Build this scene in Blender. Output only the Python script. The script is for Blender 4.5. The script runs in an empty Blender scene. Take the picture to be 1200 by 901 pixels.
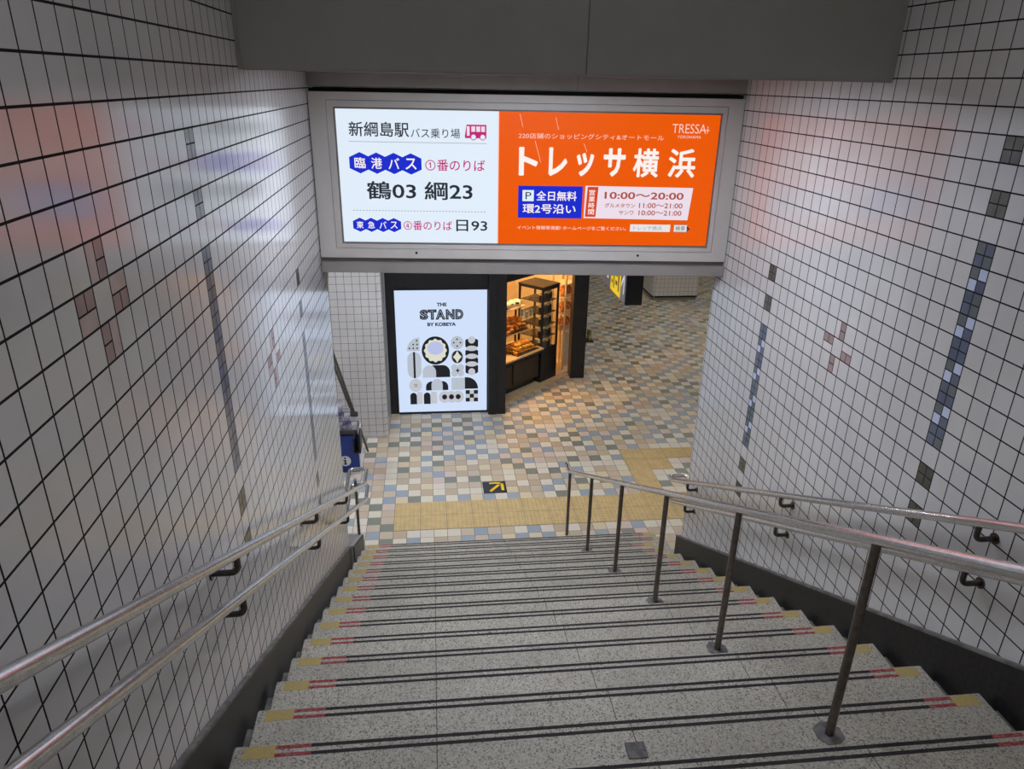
import bpy, bmesh, math, random
from mathutils import Vector, Matrix
random.seed(7)
SC = bpy.context.scene
COL = SC.collection
PI = math.pi
R = math.radians

# ------------------------------------------------------------------ camera
EYE = Vector((0.0, 0.0, 4.624))
F_PX, PITCH, YAW, ROLL, PP_DOWN = 873.3, 0.409, 0.1154, 0.019, 23.6
def camera_axes():
    base = Matrix(((1, 0, 0), (0, 0, -1), (0, 1, 0)))
    cy, sy = math.cos(YAW), math.sin(YAW)
    cp, sp = math.cos(PITCH), math.sin(PITCH)
    cr, sr = math.cos(ROLL), math.sin(ROLL)
    y = Matrix(((cy, -sy, 0), (sy, cy, 0), (0, 0, 1)))
    p = Matrix(((1, 0, 0), (0, cp, -sp), (0, sp, cp)))
    r = Matrix(((cr, -sr, 0), (sr, cr, 0), (0, 0, 1)))
    return r @ p @ base @ y
M = camera_axes()
cam_data = bpy.data.cameras.new('camera')
cam = bpy.data.objects.new('camera', cam_data)
COL.objects.link(cam)
right, down, fwd = M[0], M[1], M[2]
cam.matrix_world = Matrix(((right[0], -down[0], -fwd[0], EYE.x),
                           (right[1], -down[1], -fwd[1], EYE.y),
                           (right[2], -down[2], -fwd[2], EYE.z),
                           (0, 0, 0, 1)))
cam_data.sensor_fit = 'HORIZONTAL'
cam_data.sensor_width = 36.0
cam_data.lens = F_PX / 1200 * 36
cam_data.shift_y = PP_DOWN / 1200
cam_data.clip_start = 0.02
SC.camera = cam

# ------------------------------------------------------------------ light levels
SC.view_settings.view_transform = 'Standard'
SC.view_settings.look = 'None'
SC.view_settings.gamma = 1.0
SC.view_settings.use_curve_mapping = False
SC.view_settings.exposure = 0.0
WORLD_STRENGTH = 0.32          # daylight-grey air at the open street end of the stair
HALL_LAMP = 58                # ceiling lamps of the lower hall
HALL_FAR_LAMP = 15            # lamps further into the hall
STAIR_LAMP = 10               # lamp above the upper stair
UNDER_SOFFIT_LAMP = 88        # slim lamp under the dropped ceiling
SHOP_LAMP = 52               # warm shop lamp
SIGN = 0.95                    # backlit sign panels
world = bpy.data.worlds.new('world')
SC.world = world
world.use_nodes = True
world.node_tree.nodes['Background'].inputs[0].default_value = (0.80, 0.88, 1.0, 1)
world.node_tree.nodes['Background'].inputs[1].default_value = WORLD_STRENGTH

# ------------------------------------------------------------------ materials
def lin(c):
    out = []
    for v in c[:3]:
        v /= 255.0
        out.append(v / 12.92 if v <= 0.04045 else ((v + 0.055) / 1.055) ** 2.4)
    return (out[0], out[1], out[2], 1.0)
MATS = {}
def mat(name, rgb, rough=0.5, metal=0.0, emit=0.0, spec=0.5):
    m = bpy.data.materials.new(name)
    m.use_nodes = True
    b = m.node_tree.nodes['Principled BSDF']
    b.inputs['Base Color'].default_value = lin(rgb)
    b.inputs['Roughness'].default_value = rough
    b.inputs['Metallic'].default_value = metal
    b.inputs['Specular IOR Level'].default_value = spec
    if emit:
        b.inputs['Emission Color'].default_value = lin(rgb)
        b.inputs['Emission Strength'].default_value = emit
        b.inputs['Base Color'].default_value = tuple(v * 0.05 for v in lin(rgb)[:3]) + (1,)
    MATS[name] = m
    return m
def nodes(m):
    nt = m.node_tree
    return nt, nt.nodes, nt.links, nt.nodes['Principled BSDF']
def math_node(nt, op, a, b=None):
    n = nt.nodes.new('ShaderNodeMath'); n.operation = op
    for i, v in enumerate((a, b)):
        if v is None: continue
        if isinstance(v, (int, float)): n.inputs[i].default_value = v
        else: nt.links.new(v, n.inputs[i])
    return n.outputs[0]
def mix_col(nt, fac, a, b):
    n = nt.nodes.new('ShaderNodeMix'); n.data_type = 'RGBA'
    if isinstance(fac, (int, float)): n.inputs[0].default_value = fac
    else: nt.links.new(fac, n.inputs[0])
    for i, v in ((6, a), (7, b)):
        if isinstance(v, tuple): n.inputs[i].default_value = v
        else: nt.links.new(v, n.inputs[i])
    return n.outputs[2]
def noisy(name, rgb, rgb2, scale, rough, metal=0.0, bump=0.0, detail=4, lo=0.4, hi=0.6, spec=0.5):
    """two-tone noise material"""
    m = mat(name, rgb, rough, metal, spec=spec)
    nt, N, L, b = nodes(m)
    tc = N.new('ShaderNodeTexCoord'); nz = N.new('ShaderNodeTexNoise')
    nz.inputs['Scale'].default_value = scale; nz.inputs['Detail'].default_value = detail
    L.new(tc.outputs['Object'], nz.inputs['Vector'])
    mr = N.new('ShaderNodeMapRange'); mr.inputs[1].default_value = lo; mr.inputs[2].default_value = hi
    L.new(nz.outputs[0], mr.inputs[0])
    L.new(mix_col(nt, mr.outputs[0], lin(rgb), lin(rgb2)), b.inputs['Base Color'])
    if bump:
        bp = N.new('ShaderNodeBump'); bp.inputs['Strength'].default_value = bump; bp.inputs['Distance'].default_value = 0.002
        L.new(nz.outputs[0], bp.inputs['Height']); L.new(bp.outputs[0], b.inputs['Normal'])
    return m

noisy('wall_tile', (207, 204, 201), (213, 210, 207), 3.0, 0.125, spec=0.6)
mat('grout', (44, 41, 41), 0.95, spec=0.1)
noisy('olive_tile', (88, 84, 74), (100, 95, 84), 9, 0.2)
noisy('slate_blue_tile', (96, 104, 124), (108, 116, 134), 9, 0.18)
noisy('slate_green_tile', (104, 112, 114), (114, 120, 122), 9, 0.18)
noisy('pale_blue_tile', (196, 206, 232), (206, 214, 236), 9, 0.15)
noisy('mauve_tile', (160, 136, 134), (172, 146, 142), 9, 0.2)
noisy('dusty_pink_tile', (188, 168, 162), (196, 178, 172), 9, 0.2)
noisy('cream_tile', (214, 206, 202), (222, 214, 210), 9, 0.2)

def granite(name, c1, c2, c3, joints=True):
    m = mat(name, c1, 0.62)
    nt, N, L, b = nodes(m)
    tc = N.new('ShaderNodeTexCoord'); geo = N.new('ShaderNodeNewGeometry')
    v = N.new('ShaderNodeTexVoronoi'); v.inputs['Scale'].default_value = 185
    L.new(geo.outputs['Position'], v.inputs['Vector'])
    sep = N.new('ShaderNodeSeparateColor'); L.new(v.outputs['Color'], sep.inputs[0])
    r1 = N.new('ShaderNodeMapRange'); r1.inputs[1].default_value = 0.45; r1.inputs[2].default_value = 0.75
    L.new(sep.outputs[0], r1.inputs[0])
    col = mix_col(nt, r1.outputs[0], lin(c1), lin(c2))
    dk = math_node(nt, 'GREATER_THAN', sep.outputs[1], 0.84)
    col = mix_col(nt, dk, col, lin(c3))
    big = N.new('ShaderNodeTexNoise'); big.inputs['Scale'].default_value = 2.2; big.inputs['Detail'].default_value = 5
    L.new(geo.outputs['Position'], big.inputs['Vector'])
    r2 = N.new('ShaderNodeMapRange'); r2.inputs[1].default_value = 0.35; r2.inputs[2].default_value = 0.7
    r2.inputs[3].default_value = 0.0; r2.inputs[4].default_value = 0.35
    L.new(big.outputs[0], r2.inputs[0])
    col = mix_col(nt, r2.outputs[0], col, lin(tuple(int(k * 0.72) for k in c1)))
    # scattered old gum and rust spots
    sp = N.new('ShaderNodeTexVoronoi'); sp.inputs['Scale'].default_value = 3.2
    L.new(geo.outputs['Position'], sp.inputs['Vector'])
    spot = math_node(nt, 'LESS_THAN', sp.outputs['Distance'], 0.035)
    col = mix_col(nt, math_node(nt, 'MULTIPLY', spot, 0.7), col, lin((50, 44, 42)))
    if joints:
        px = N.new('ShaderNodeSeparateXYZ'); L.new(geo.outputs['Position'], px.inputs[0])
        t = math_node(nt, 'FRACT', math_node(nt, 'DIVIDE', math_node(nt, 'ADD', px.outputs[0], 0.0205 + 7.3), 0.73))
        j = math_node(nt, 'LESS_THAN', t, 0.0055)
        col = mix_col(nt, math_node(nt, 'MULTIPLY', j, 0.8), col, lin((48, 44, 42)))
    L.new(col, b.inputs['Base Color'])
    bp = N.new('ShaderNodeBump'); bp.inputs['Strength'].default_value = 0.12; bp.inputs['Distance'].default_value = 0.001
    L.new(sep.outputs[0], bp.inputs['Height']); L.new(bp.outputs[0], b.inputs['Normal'])
    return m
granite('granite', (176, 169, 154), (200, 193, 178), (124, 116, 104))
granite('granite_kerb', (150, 148, 146), (176, 174, 172), (112, 108, 106), joints=False)
noisy('black_granite', (25, 24, 24), (37, 36, 36), 60, 0.4, spec=0.35)
noisy('gutter_stone', (96, 92, 88), (126, 121, 115), 14, 0.7)
noisy('strip_black', (34, 31, 31), (48, 44, 43), 70, 0.85)
noisy('strip_red', (150, 44, 46), (170, 104, 98), 75, 0.8, lo=0.42, hi=0.66)
noisy('strip_yellow', (196, 166, 72), (168, 156, 128), 75, 0.85, lo=0.40, hi=0.62)
noisy('mortar', (96, 94, 92), (120, 117, 114), 30, 0.9)

def brushed(name, rgb, rough):
    m = noisy(name, rgb, tuple(min(255, c + 12) for c in rgb), 40, rough, metal=1.0)
    return m
brushed('stainless', (206, 205, 204), 0.22)
brushed('stainless_dull', (112, 104, 98), 0.36)
brushed('bracket_steel', (84, 76, 72), 0.32)
noisy('sign_frame', (208, 200, 193), (212, 204, 197), 6, 0.42, metal=0.15)
noisy('sign_bezel', (120, 114, 110), (126, 120, 116), 6, 0.4, metal=0.3)
noisy('header_panel', (150, 142, 136), (156, 148, 142), 5, 0.5)
noisy('soffit_panel', (150, 147, 139), (154, 151, 143), 4, 0.55)
mat('black_gap', (14, 13, 13), 0.9)
noisy('white_plaster', (206, 203, 198), (211, 208, 203), 6, 0.8)
noisy('beige_trim', (170, 164, 152), (176, 170, 158), 8, 0.6)
noisy('pale_metal', (196, 200, 206), (204, 208, 214), 6, 0.35, metal=0.3)
noisy('matt_black', (24, 25, 29), (30, 31, 35), 8, 0.42)
noisy('warm_black', (38, 33, 29), (46, 40, 35), 8, 0.45)
noisy('light_wood', (234, 204, 158), (220, 186, 138), 20, 0.5)
noisy('pale_board', (232, 214, 182), (226, 206, 172), 8, 0.6)
noisy('bread_crust', (200, 104, 26), (236, 164, 66), 26, 0.5, lo=0.35, hi=0.65)
noisy('bread_roll', (216, 134, 30), (242, 184, 74), 26, 0.5, lo=0.35, hi=0.65)
noisy('wire_dark', (44, 38, 32), (56, 48, 40), 40, 0.4, metal=0.5)
noisy('paper_wrap', (222, 214, 190), (40, 36, 34), 14, 0.7, lo=0.56, hi=0.6)
noisy('price_card', (238, 226, 188), (232, 218, 176), 20, 0.7)
mat('card_ink', (60, 50, 40), 0.8)
noisy('bread_bag', (214, 122, 54), (240, 206, 160), 16, 0.4, lo=0.45, hi=0.6)
noisy('green_packet', (122, 120, 66), (176, 164, 100), 18, 0.5)
noisy('dark_jar', (34, 30, 30), (60, 52, 46), 20, 0.35)
noisy('leaflet_grey', (176, 170, 178), (82, 76, 92), 11, 0.6)
noisy('leaflet_violet', (84, 78, 116), (172, 168, 190), 11, 0.6)
noisy('leaflet_white', (214, 212, 214), (150, 146, 152), 11, 0.6)
noisy('blue_board', (28, 58, 142), (32, 62, 150), 9, 0.45)
mat('print_white', (236, 238, 240), 0.5)
mat('print_black', (26, 26, 28), 0.6)
noisy('hang_sign_body', (30, 32, 36), (36, 38, 42), 8, 0.5)
noisy('hang_sign_face', (84, 86, 96), (90, 92, 102), 8, 0.4)
mat('hang_sign_yellow', (246, 206, 20), 0.45)
mat('hang_sign_ink', (70, 58, 20), 0.5)
noisy('plate_dark', (52, 54, 66), (46, 46, 52), 12, 0.35)
mat('plate_yellow', (244, 200, 24), 0.5)
noisy('tactile_yellow', (208, 180, 126), (198, 171, 118), 10, 0.6)
noisy('rack_steel', (96, 92, 88), (110, 106, 100), 20, 0.4, metal=0.7)

def glass(name, tint=(0.93, 0.95, 0.94)):
    m = bpy.data.materials.new(name); m.use_nodes = True
    nt = m.node_tree; N = nt.nodes; N.clear()
    o = N.new('ShaderNodeOutputMaterial'); t = N.new('ShaderNodeBsdfTransparent'); g = N.new('ShaderNodeBsdfGlossy')
    g.inputs['Roughness'].default_value = 0.03; t.inputs[0].default_value = tint + (1,)
    lw = N.new('ShaderNodeLayerWeight'); lw.inputs[0].default_value = 0.25
    f = N.new('ShaderNodeMath'); f.operation = 'MULTIPLY'; f.inputs[1].default_value = 0.35; nt.links.new(lw.outputs['Facing'], f.inputs[0])
    mx = N.new('ShaderNodeMixShader')
    nt.links.new(f.outputs[0], mx.inputs[0]); nt.links.new(t.outputs[0], mx.inputs[1]); nt.links.new(g.outputs[0], mx.inputs[2])
    nt.links.new(mx.outputs[0], o.inputs[0])
    MATS[name] = m
glass('clear_glass')

# backlit prints: what the lamp behind the film lets through
def lit(name, rgb, k=1.0): mat(name, rgb, 0.35, emit=SIGN * k, spec=0.2)
lit('lit_white', (220, 232, 244), 1.08); lit('lit_orange', (238, 90, 0)); lit('lit_blue', (24, 44, 206)); lit('lit_magenta', (196, 32, 116))
lit('lit_ink', (40, 46, 58)); lit('lit_pure', (255, 244, 238)); lit('lit_pink', (255, 206, 190)); lit('lit_red', (214, 70, 34))
lit('lit_brown', (176, 74, 58)); lit('lit_grey', (150, 158, 166)); lit('lit_ltgrey', (232, 232, 230)); lit('lit_tint', (238, 224, 236))
lit('poster_white', (208, 224, 250), 1.03); lit('poster_grey', (186, 194, 206), 1.0); lit('poster_black', (30, 33, 38), 1.0)
lit('poster_yellow', (222, 222, 206), 1.0); lit('poster_lilac', (186, 194, 232), 1.0); lit('poster_mid', (196, 198, 206), 1.0)

def lamp_mat(name, rgb, strength):
    m = mat(name, rgb, 0.6)
    b = m.node_tree.nodes['Principled BSDF']
    b.inputs['Emission Color'].default_value = lin(rgb); b.inputs['Emission Strength'].default_value = strength
lamp_mat('lamp_hall', (234, 240, 255), HALL_LAMP)
lamp_mat('lamp_hall_far', (248, 245, 238), HALL_FAR_LAMP)
lamp_mat('lamp_stair', (236, 242, 255), STAIR_LAMP)
lamp_mat('lamp_soffit', (228, 238, 255), UNDER_SOFFIT_LAMP)
lamp_mat('lamp_shop', (255, 200, 130), SHOP_LAMP)

# floor: 150 mm mosaic of mixed earthenware tiles
def floor_mat():
    m = mat('mosaic_floor', (200, 180, 150), 0.42)
    nt, N, L, b = nodes(m)
    geo = N.new('ShaderNodeNewGeometry'); s = N.new('ShaderNodeSeparateXYZ'); L.new(geo.outputs['Position'], s.inputs[0])
    u = math_node(nt, 'DIVIDE', math_node(nt, 'ADD', s.outputs[0], 0.475), 0.15)
    v = math_node(nt, 'DIVIDE', math_node(nt, 'SUBTRACT', s.outputs[1], 7.155), 0.15)
    cu, cv = math_node(nt, 'FLOOR', u), math_node(nt, 'FLOOR', v)
    c = N.new('ShaderNodeCombineXYZ'); L.new(cu, c.inputs[0]); L.new(cv, c.inputs[1])
    wn = N.new('ShaderNodeTexWhiteNoise'); wn.noise_dimensions = '2D'; L.new(c.outputs[0], wn.inputs['Vector'])
    par = math_node(nt, 'MULTIPLY', math_node(nt, 'FLOORED_MODULO', math_node(nt, 'ADD', cu, cv), 2.0), 0.5)
    key = math_node(nt, 'ADD', math_node(nt, 'MULTIPLY', wn.outputs[0], 0.5), par)
    ramp = N.new('ShaderNodeValToRGB'); ramp.color_ramp.interpolation = 'CONSTANT'
    stops = [(0.0, (226, 218, 196)), (0.13, (204, 188, 164)), (0.25, (224, 216, 200)), (0.34, (214, 194, 182)), (0.42, (222, 206, 170)),
             (0.5, (152, 167, 179)), (0.62, (128, 134, 122)), (0.71, (194, 174, 146)), (0.80, (158, 170, 180)), (0.88, (204, 184, 156)), (0.95, (222, 214, 196))]
    el = ramp.color_ramp.elements
    el[0].position, el[0].color = stops[0][0], lin(stops[0][1])
    el[1].position, el[1].color = stops[1][0], lin(stops[1][1])
    for p, cc in stops[2:]:
        e = el.new(p); e.color = lin(cc)
    L.new(key, ramp.inputs[0])
    nz = N.new('ShaderNodeTexNoise'); nz.inputs['Scale'].default_value = 60; L.new(geo.outputs['Position'], nz.inputs['Vector'])
    col = mix_col(nt, math_node(nt, 'MULTIPLY', nz.outputs[0], 0.25), ramp.outputs[0], lin((150, 130, 110)))
    def edge(w):
        f = math_node(nt, 'FRACT', w)
        return math_node(nt, 'MINIMUM', f, math_node(nt, 'SUBTRACT', 1.0, f))
    g = math_node(nt, 'LESS_THAN', math_node(nt, 'MINIMUM', edge(u), edge(v)), 0.016)
    L.new(mix_col(nt, g, col, lin((96, 88, 78))), b.inputs['Base Color'])
    return m
floor_mat()

# ------------------------------------------------------------------ mesh builder
class MB:
    def __init__(s): s.v = []; s.f = []; s.mi = []; s.mats = []; s.smooth = []
    def _m(s, m):
        if m not in s.mats: s.mats.append(m)
        return s.mats.index(m)
    def add(s, vs, fs, m, smooth=False):
        o = len(s.v); k = s._m(m)
        s.v += [tuple(p) for p in vs]
        for f in fs: s.f.append(tuple(i + o for i in f)); s.mi.append(k); s.smooth.append(smooth)
    def box(s, a, b, m):
        x0, y0, z0 = (min(a[i], b[i]) for i in range(3)); x1, y1, z1 = (max(a[i], b[i]) for i in range(3))
        s.add([(x0,y0,z0),(x1,y0,z0),(x1,y1,z0),(x0,y1,z0),(x0,y0,z1),(x1,y0,z1),(x1,y1,z1),(x0,y1,z1)],
              [(0,3,2,1),(4,5,6,7),(0,1,5,4),(1,2,6,5),(2,3,7,6),(3,0,4,7)], m)
    def bbox(s, a, b, m, r=0.004, seg=2):
        """bevelled box"""
        bm = bmesh.new(); bmesh.ops.create_cube(bm, size=1)
        c = [(a[i] + b[i]) / 2 for i in range(3)]; d = [abs(b[i] - a[i]) for i in range(3)]
        for v in bm.verts: v.co = Vector((c[0] + v.co.x * d[0], c[1] + v.co.y * d[1], c[2] + v.co.z * d[2]))
        bmesh.ops.bevel(bm, geom=bm.edges[:], offset=min(r, min(d) * 0.45), segments=seg, affect='EDGES')
        s.bm(bm, m); bm.free()
    def bm(s, bm, m, smooth=False, T=None):
        bm.verts.index_update()
        vs = [(T @ v.co if T else v.co) for v in bm.verts]
        s.add(vs, [[v.index for v in f.verts] for f in bm.faces], m, smooth)
    def tube(s, pts, r, m, seg=14, fillet=0.0, nf=6, caps=True, r2=None):
        P = [Vector(p) for p in pts]
        if fillet > 0 and len(P) > 2:
            Q = [P[0]]
            for i in range(1, len(P) - 1):
                a, b, c = P[i-1], P[i], P[i+1]
                d = min(fillet, (a-b).length * 0.49, (c-b).length * 0.49)
                p0 = b + (a-b).normalized() * d; p1 = b + (c-b).normalized() * d
                for k in range(nf + 1):
                    t = k / nf; Q.append(p0 * (1-t)**2 + b * 2*t*(1-t) + p1 * t*t)
            Q.append(P[-1]); P = Q
        n = len(P); up = None; rings = []
        for i in range(n):
            t = (P[min(i+1, n-1)] - P[max(i-1, 0)]).normalized()
            if up is None:
                up = Vector((0, 0, 1)) if abs(t.z) < 0.9 else Vector((1, 0, 0))
            x = t.cross(up).normalized(); up = x.cross(t).normalized()
            rr = r if r2 is None else r + (r2 - r) * i / (n - 1)
            rings.append([P[i] + (x * math.cos(2*PI*k/seg) + up * math.sin(2*PI*k/seg)) * rr for k in range(seg)])
        vs = [p for g in rings for p in g]; fs = []
        for i in range(n - 1):
            for k in range(seg):
                k2 = (k + 1) % seg
                fs.append((i*seg+k, i*seg+k2, (i+1)*seg+k2, (i+1)*seg+k))
        s.add(vs, fs, m, True)
        if caps:
            s.add(rings[0], [tuple(range(seg))[::-1]], m); s.add(rings[-1], [tuple(range(seg))], m)
    def cyl(s, p, axis, r, h, m, seg=20):
        a = Vector(axis).normalized(); s.tube([Vector(p), Vector(p) + a * h], r, m, seg)
    def prism_x(s, poly, x0, x1, m):
        """polygon in (y,z) extruded along x"""
        n = len(poly)
        s.add([(x0, y, z) for y, z in poly] + [(x1, y, z) for y, z in poly],
              [tuple(range(n)), tuple(range(2*n-1, n-1, -1))] + [(i, i+n, (i+1) % n + n, (i+1) % n) for i in range(n)], m)
    def prism_z(s, poly, z0, z1, m):
        n = len(poly)
        s.add([(x, y, z0) for x, y in poly] + [(x, y, z1) for x, y in poly],
              [tuple(range(n-1, -1, -1)), tuple(range(n, 2*n))] + [(i, (i+1) % n, (i+1) % n + n, i+n) for i in range(n)], m)
    # flat prints in the local x-z plane, facing -y
    def flat(s, poly, y, m):
        s.add([(x, y, z) for x, z in poly], [tuple(range(len(poly)))], m)
    def rect(s, x0, z0, x1, z1, y, m): s.flat([(x0,z0),(x1,z0),(x1,z1),(x0,z1)], y, m)
    def disc(s, cx, cz, r, y, m, n=32, rz=None, a0=0, a1=360):
        rz = r if rz is None else rz
        full = abs(a1 - a0) >= 360
        p = [(cx + r*math.cos(R(a0 + (a1-a0)*k/n)), cz + rz*math.sin(R(a0 + (a1-a0)*k/n))) for k in range(n if full else n+1)]
        if not full: p = [(cx, cz)] + p
        s.flat(p, y, m)
    def text(s, body, box, y, m, bold=0.0):
        """flat print fitted to a box; heavier strokes are laid as slightly shifted passes"""
        latin = all(ord(c) < 128 for c in body)
        vs, fs = glyphs(body, bold if (latin or bold < 0) else 0.0)
        w = 0.0 if (latin or bold <= 0) else bold
        x0 = min(v[0] for v in vs) - w; x1 = max(v[0] for v in vs) + w; z0 = min(v[1] for v in vs) - w; z1 = max(v[1] for v in vs) + w
        kx = (box[2]-box[0]) / (x1-x0); kz = (box[3]-box[1]) / (z1-z0)
        for i, (dx, dz) in enumerate(((0, 0),) if not w else [(w * math.cos(R(22.5 * q)), w * math.sin(R(22.5 * q))) for q in range(0, 16, 1 if w > .03 else 2)] + [(0, 0)]):
            s.add([(box[0] + (v[0]+dx-x0)*kx, y - i * 0.00004, box[1] + (v[1]+dz-z0)*kz) for v in vs], fs, m)
    def obj(s, name, parent=None, loc=None, rz=0.0, bevel=0):
        me = bpy.data.meshes.new(name)
        me.from_pydata(s.v, [], s.f)
        for m in s.mats: me.materials.append(MATS[m])
        me.polygons.foreach_set('material_index', s.mi)
        me.polygons.foreach_set('use_smooth', s.smooth)
        me.update()
        o = bpy.data.objects.new(name, me); COL.objects.link(o)
        if parent is not None: o.parent = parent
        if loc is not None: o.location = loc
        o.rotation_euler = (0, 0, rz)
        return o
GL = {}
def glyphs(body, bold):
    if (body, bold) in GL: return GL[(body, bold)]
    c = bpy.data.curves.new('glyphs', 'FONT'); c.body = body; c.offset = bold; c.resolution_u = 3
    o = bpy.data.objects.new('glyphs', c); COL.objects.link(o)
    dg = bpy.context.evaluated_depsgraph_get(); dg.update()
    me = bpy.data.meshes.new_from_object(o.evaluated_get(dg))
    res = ([(v.co.x, v.co.y) for v in me.vertices], [tuple(p.vertices) for p in me.polygons])
    bpy.data.objects.remove(o); bpy.data.curves.remove(c); bpy.data.meshes.remove(me)
    GL[(body, bold)] = res
    return res
def tag(o, label, cat, group=None):
    o['label'] = label; o['category'] = cat
    if group: o['group'] = group
    return o
def struct(o, label=None):
    o['kind'] = 'structure'
    if label: o['label'] = label
    return o
def empty(name, loc=(0, 0, 0), rz=0.0):
    o = bpy.data.objects.new(name, None); o.empty_display_size = 0.1
    COL.objects.link(o); o.location = loc; o.rotation_euler = (0, 0, rz)
    return o
def copy_tree(o, parent=None):
    c = o.copy(); COL.objects.link(c)
    if parent is not None: c.parent = parent
    for ch in list(o.children): copy_tree(ch, c)
    return c

# ------------------------------------------------------------------ dimensions
XL, XR = -0.794, 2.206              # faces of the two stairwell walls
YL, YR = 5.845, 5.52                # where they end at the hall
RISE, GOING, NOSE0 = 0.16, 0.3286, 6.675
NSTEP = 22
SKL = lambda y: 3.575 - 0.4905 * y  # top edge of the dark skirting, left
SKR = lambda y: 3.595 - 0.494 * y
Y_TOP = NOSE0 - GOING * NSTEP
TOP_Z = RISE * (NSTEP + 1)
Y_BACK = -3.6
CEIL = 6.3

# ------------------------------------------------------------------ structure: tiled stair walls
def tiled_wall(name, xf, sgn, y_end, y_line, z_line, sk, mosaics):
    """sgn = +1 when the tiled face looks towards +x"""
    b = MB()
    th = 0.14
    xb = xf - sgn * 0.0015
    b.box((xb, Y_BACK, -0.02), (xf - sgn * th, y_end, CEIL), 'grout')
    def quad(y0, y1, z0, z1, m, proud=0.0):
        x1 = xf + sgn * proud
        e = 0.0008
        vs = [(xb, y0, z0), (xb, y1, z0), (xb, y1, z1), (xb, y0, z1),
              (x1, y0+e, z0+e), (x1, y1-e, z0+e), (x1, y1-e, z1-e), (x1, y0+e, z1-e)]
        fs = [(4,5,6,7), (0,1,5,4), (1,2,6,5), (2,3,7,6), (3,0,4,7)]
        if sgn < 0: fs = [f[::-1] for f in fs]
        b.add(vs, fs[:1], m); b.add(vs, fs[1:], 'grout')
    gh, gv = 0.0023, 0.0020          # half joint widths
    i0 = math.floor((Y_BACK - y_line) / 0.1); i1 = math.ceil((y_end - y_line) / 0.1)
    j0 = math.floor((z_line - CEIL) / 0.1); j1 = math.ceil(z_line / 0.1)
    for i in range(i0, i1):
        ya, yb = y_line + i*0.1 + gv, min(y_line + (i+1)*0.1 - gv, y_end)
        ya = max(ya, Y_BACK)
        if yb - ya < 0.006: continue
        for j in range(j0, j1):
            zb, za = z_line - j*0.1 - gh, z_line - (j+1)*0.1 + gh
            zb = min(zb, CEIL)
            if zb - za < 0.006: continue
            low = min(sk(max(ya, Y_TOP)), TOP_Z + 0.2)
            if zb < low - 0.12: continue
            za = max(za, -0.02)
            spec = mosaics.get((i, j))
            if not spec:
                quad(ya, yb, za, zb, 'wall_tile'); continue
            for (u0, w0, u1, w1, m) in spec:      # u towards +y, w downwards, in the cell
                d, dz = yb - ya, zb - za
                g = 0.0016
                quad(ya + u0*d + (g if u0 else 0), ya + u1*d - (g if u1 < 1 else 0),
                     zb - w1*dz + (g if w1 < 1 else 0), zb - w0*dz - (g if w0 else 0), m)
    # tiled end of the wall towards the hall
    nj = int(CEIL / 0.1)
    for j in range(nj):
        z0, z1 = j*0.1 + gh, (j+1)*0.1 - gh
        xa, xc = xf - sgn*0.004, xf - sgn*(th - 0.004)
        b.box((xa, y_end, z0), (xc, y_end + 0.0015, z1), 'wall_tile')
    return struct(b.obj(name))
def four(a, b_, c, d): return [(0,0,.5,.5,a), (.5,0,1,.5,b_), (0,.5,.5,1,c), (.5,.5,1,1,d)]
def strip(mz, v, top, rng, pale=True):
    for h in (top, top+2, top+14, top+16): mz[(v, h)] = four('olive_tile', 'olive_tile', 'olive_tile', 'olive_tile')
    for k in range(9):
        B, G, P = 'slate_blue_tile', 'slate_green_tile', 'pale_blue_tile'
        if k % 2 and pale: mz[(v, top+4+k)] = four(P, G, B if rng.random() < .6 else G, P)
        else: mz[(v, top+4+k)] = four(*[rng.choice((B, B, G)) for _ in range(4)])
def cross(mz, v, h, img_left_is_far, cols):
    Mv, Mv2, W1, W2 = cols
    # far = +y; picture-left is far (+y) on the right wall and near (-y) on the left wall
    lf = (.5, 1) if img_left_is_far else (0, .5); rt = (0, .5) if img_left_is_far else (.5, 1)
    dl = 1 if img_left_is_far else -1
    mz[(v, h-1)] = [(lf[0],0,lf[1],1,W1), (rt[0],0,rt[1],.5,Mv), (rt[0],.5,rt[1],1,Mv2)]
    mz[(v+dl, h)] = [(0,0,.5,.5,Mv), (.5,0,1,.5,Mv2), (0,.5,1,1,W1)]
    mz[(v-dl, h)] = [(0,0,1,.5,W2), (0,.5,.5,1,Mv), (.5,.5,1,1,Mv2)]
    mz[(v, h+1)] = [(lf[0],0,lf[1],.5,Mv), (lf[0],.5,lf[1],1,Mv2), (rt[0],0,rt[1],1,W1)]
rng = random.Random(3)
mzL, mzR = {}, {}
strip(mzL, 11, 2, rng, False); strip(mzL, 29, 11, rng, False); strip(mzL, -7, -7, rng, False)
cross(mzL, 2, 5, False, ('mauve_tile', 'mauve_tile', 'dusty_pink_tile', 'dusty_pink_tile'))
cross(mzL, 20, 13, False, ('mauve_tile', 'mauve_tile', 'dusty_pink_tile', 'cream_tile'))
strip(mzR, 0, 2, rng); strip(mzR, 18, 11, rng); strip(mzR, -18, -7, rng)
cross(mzR, 9, 13, True, ('mauve_tile', 'mauve_tile', 'cream_tile', 'cream_tile'))
cross(mzR, -9, 5, True, ('mauve_tile', 'mauve_tile', 'cream_tile', 'cream_tile'))
tiled_wall('wall_left', XL, +1, YL, 1.6247, 4.662, SKL, mzL)
tiled_wall('wall_right', XR, -1, YR, 2.6978, 4.6685, SKR, mzR)

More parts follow.
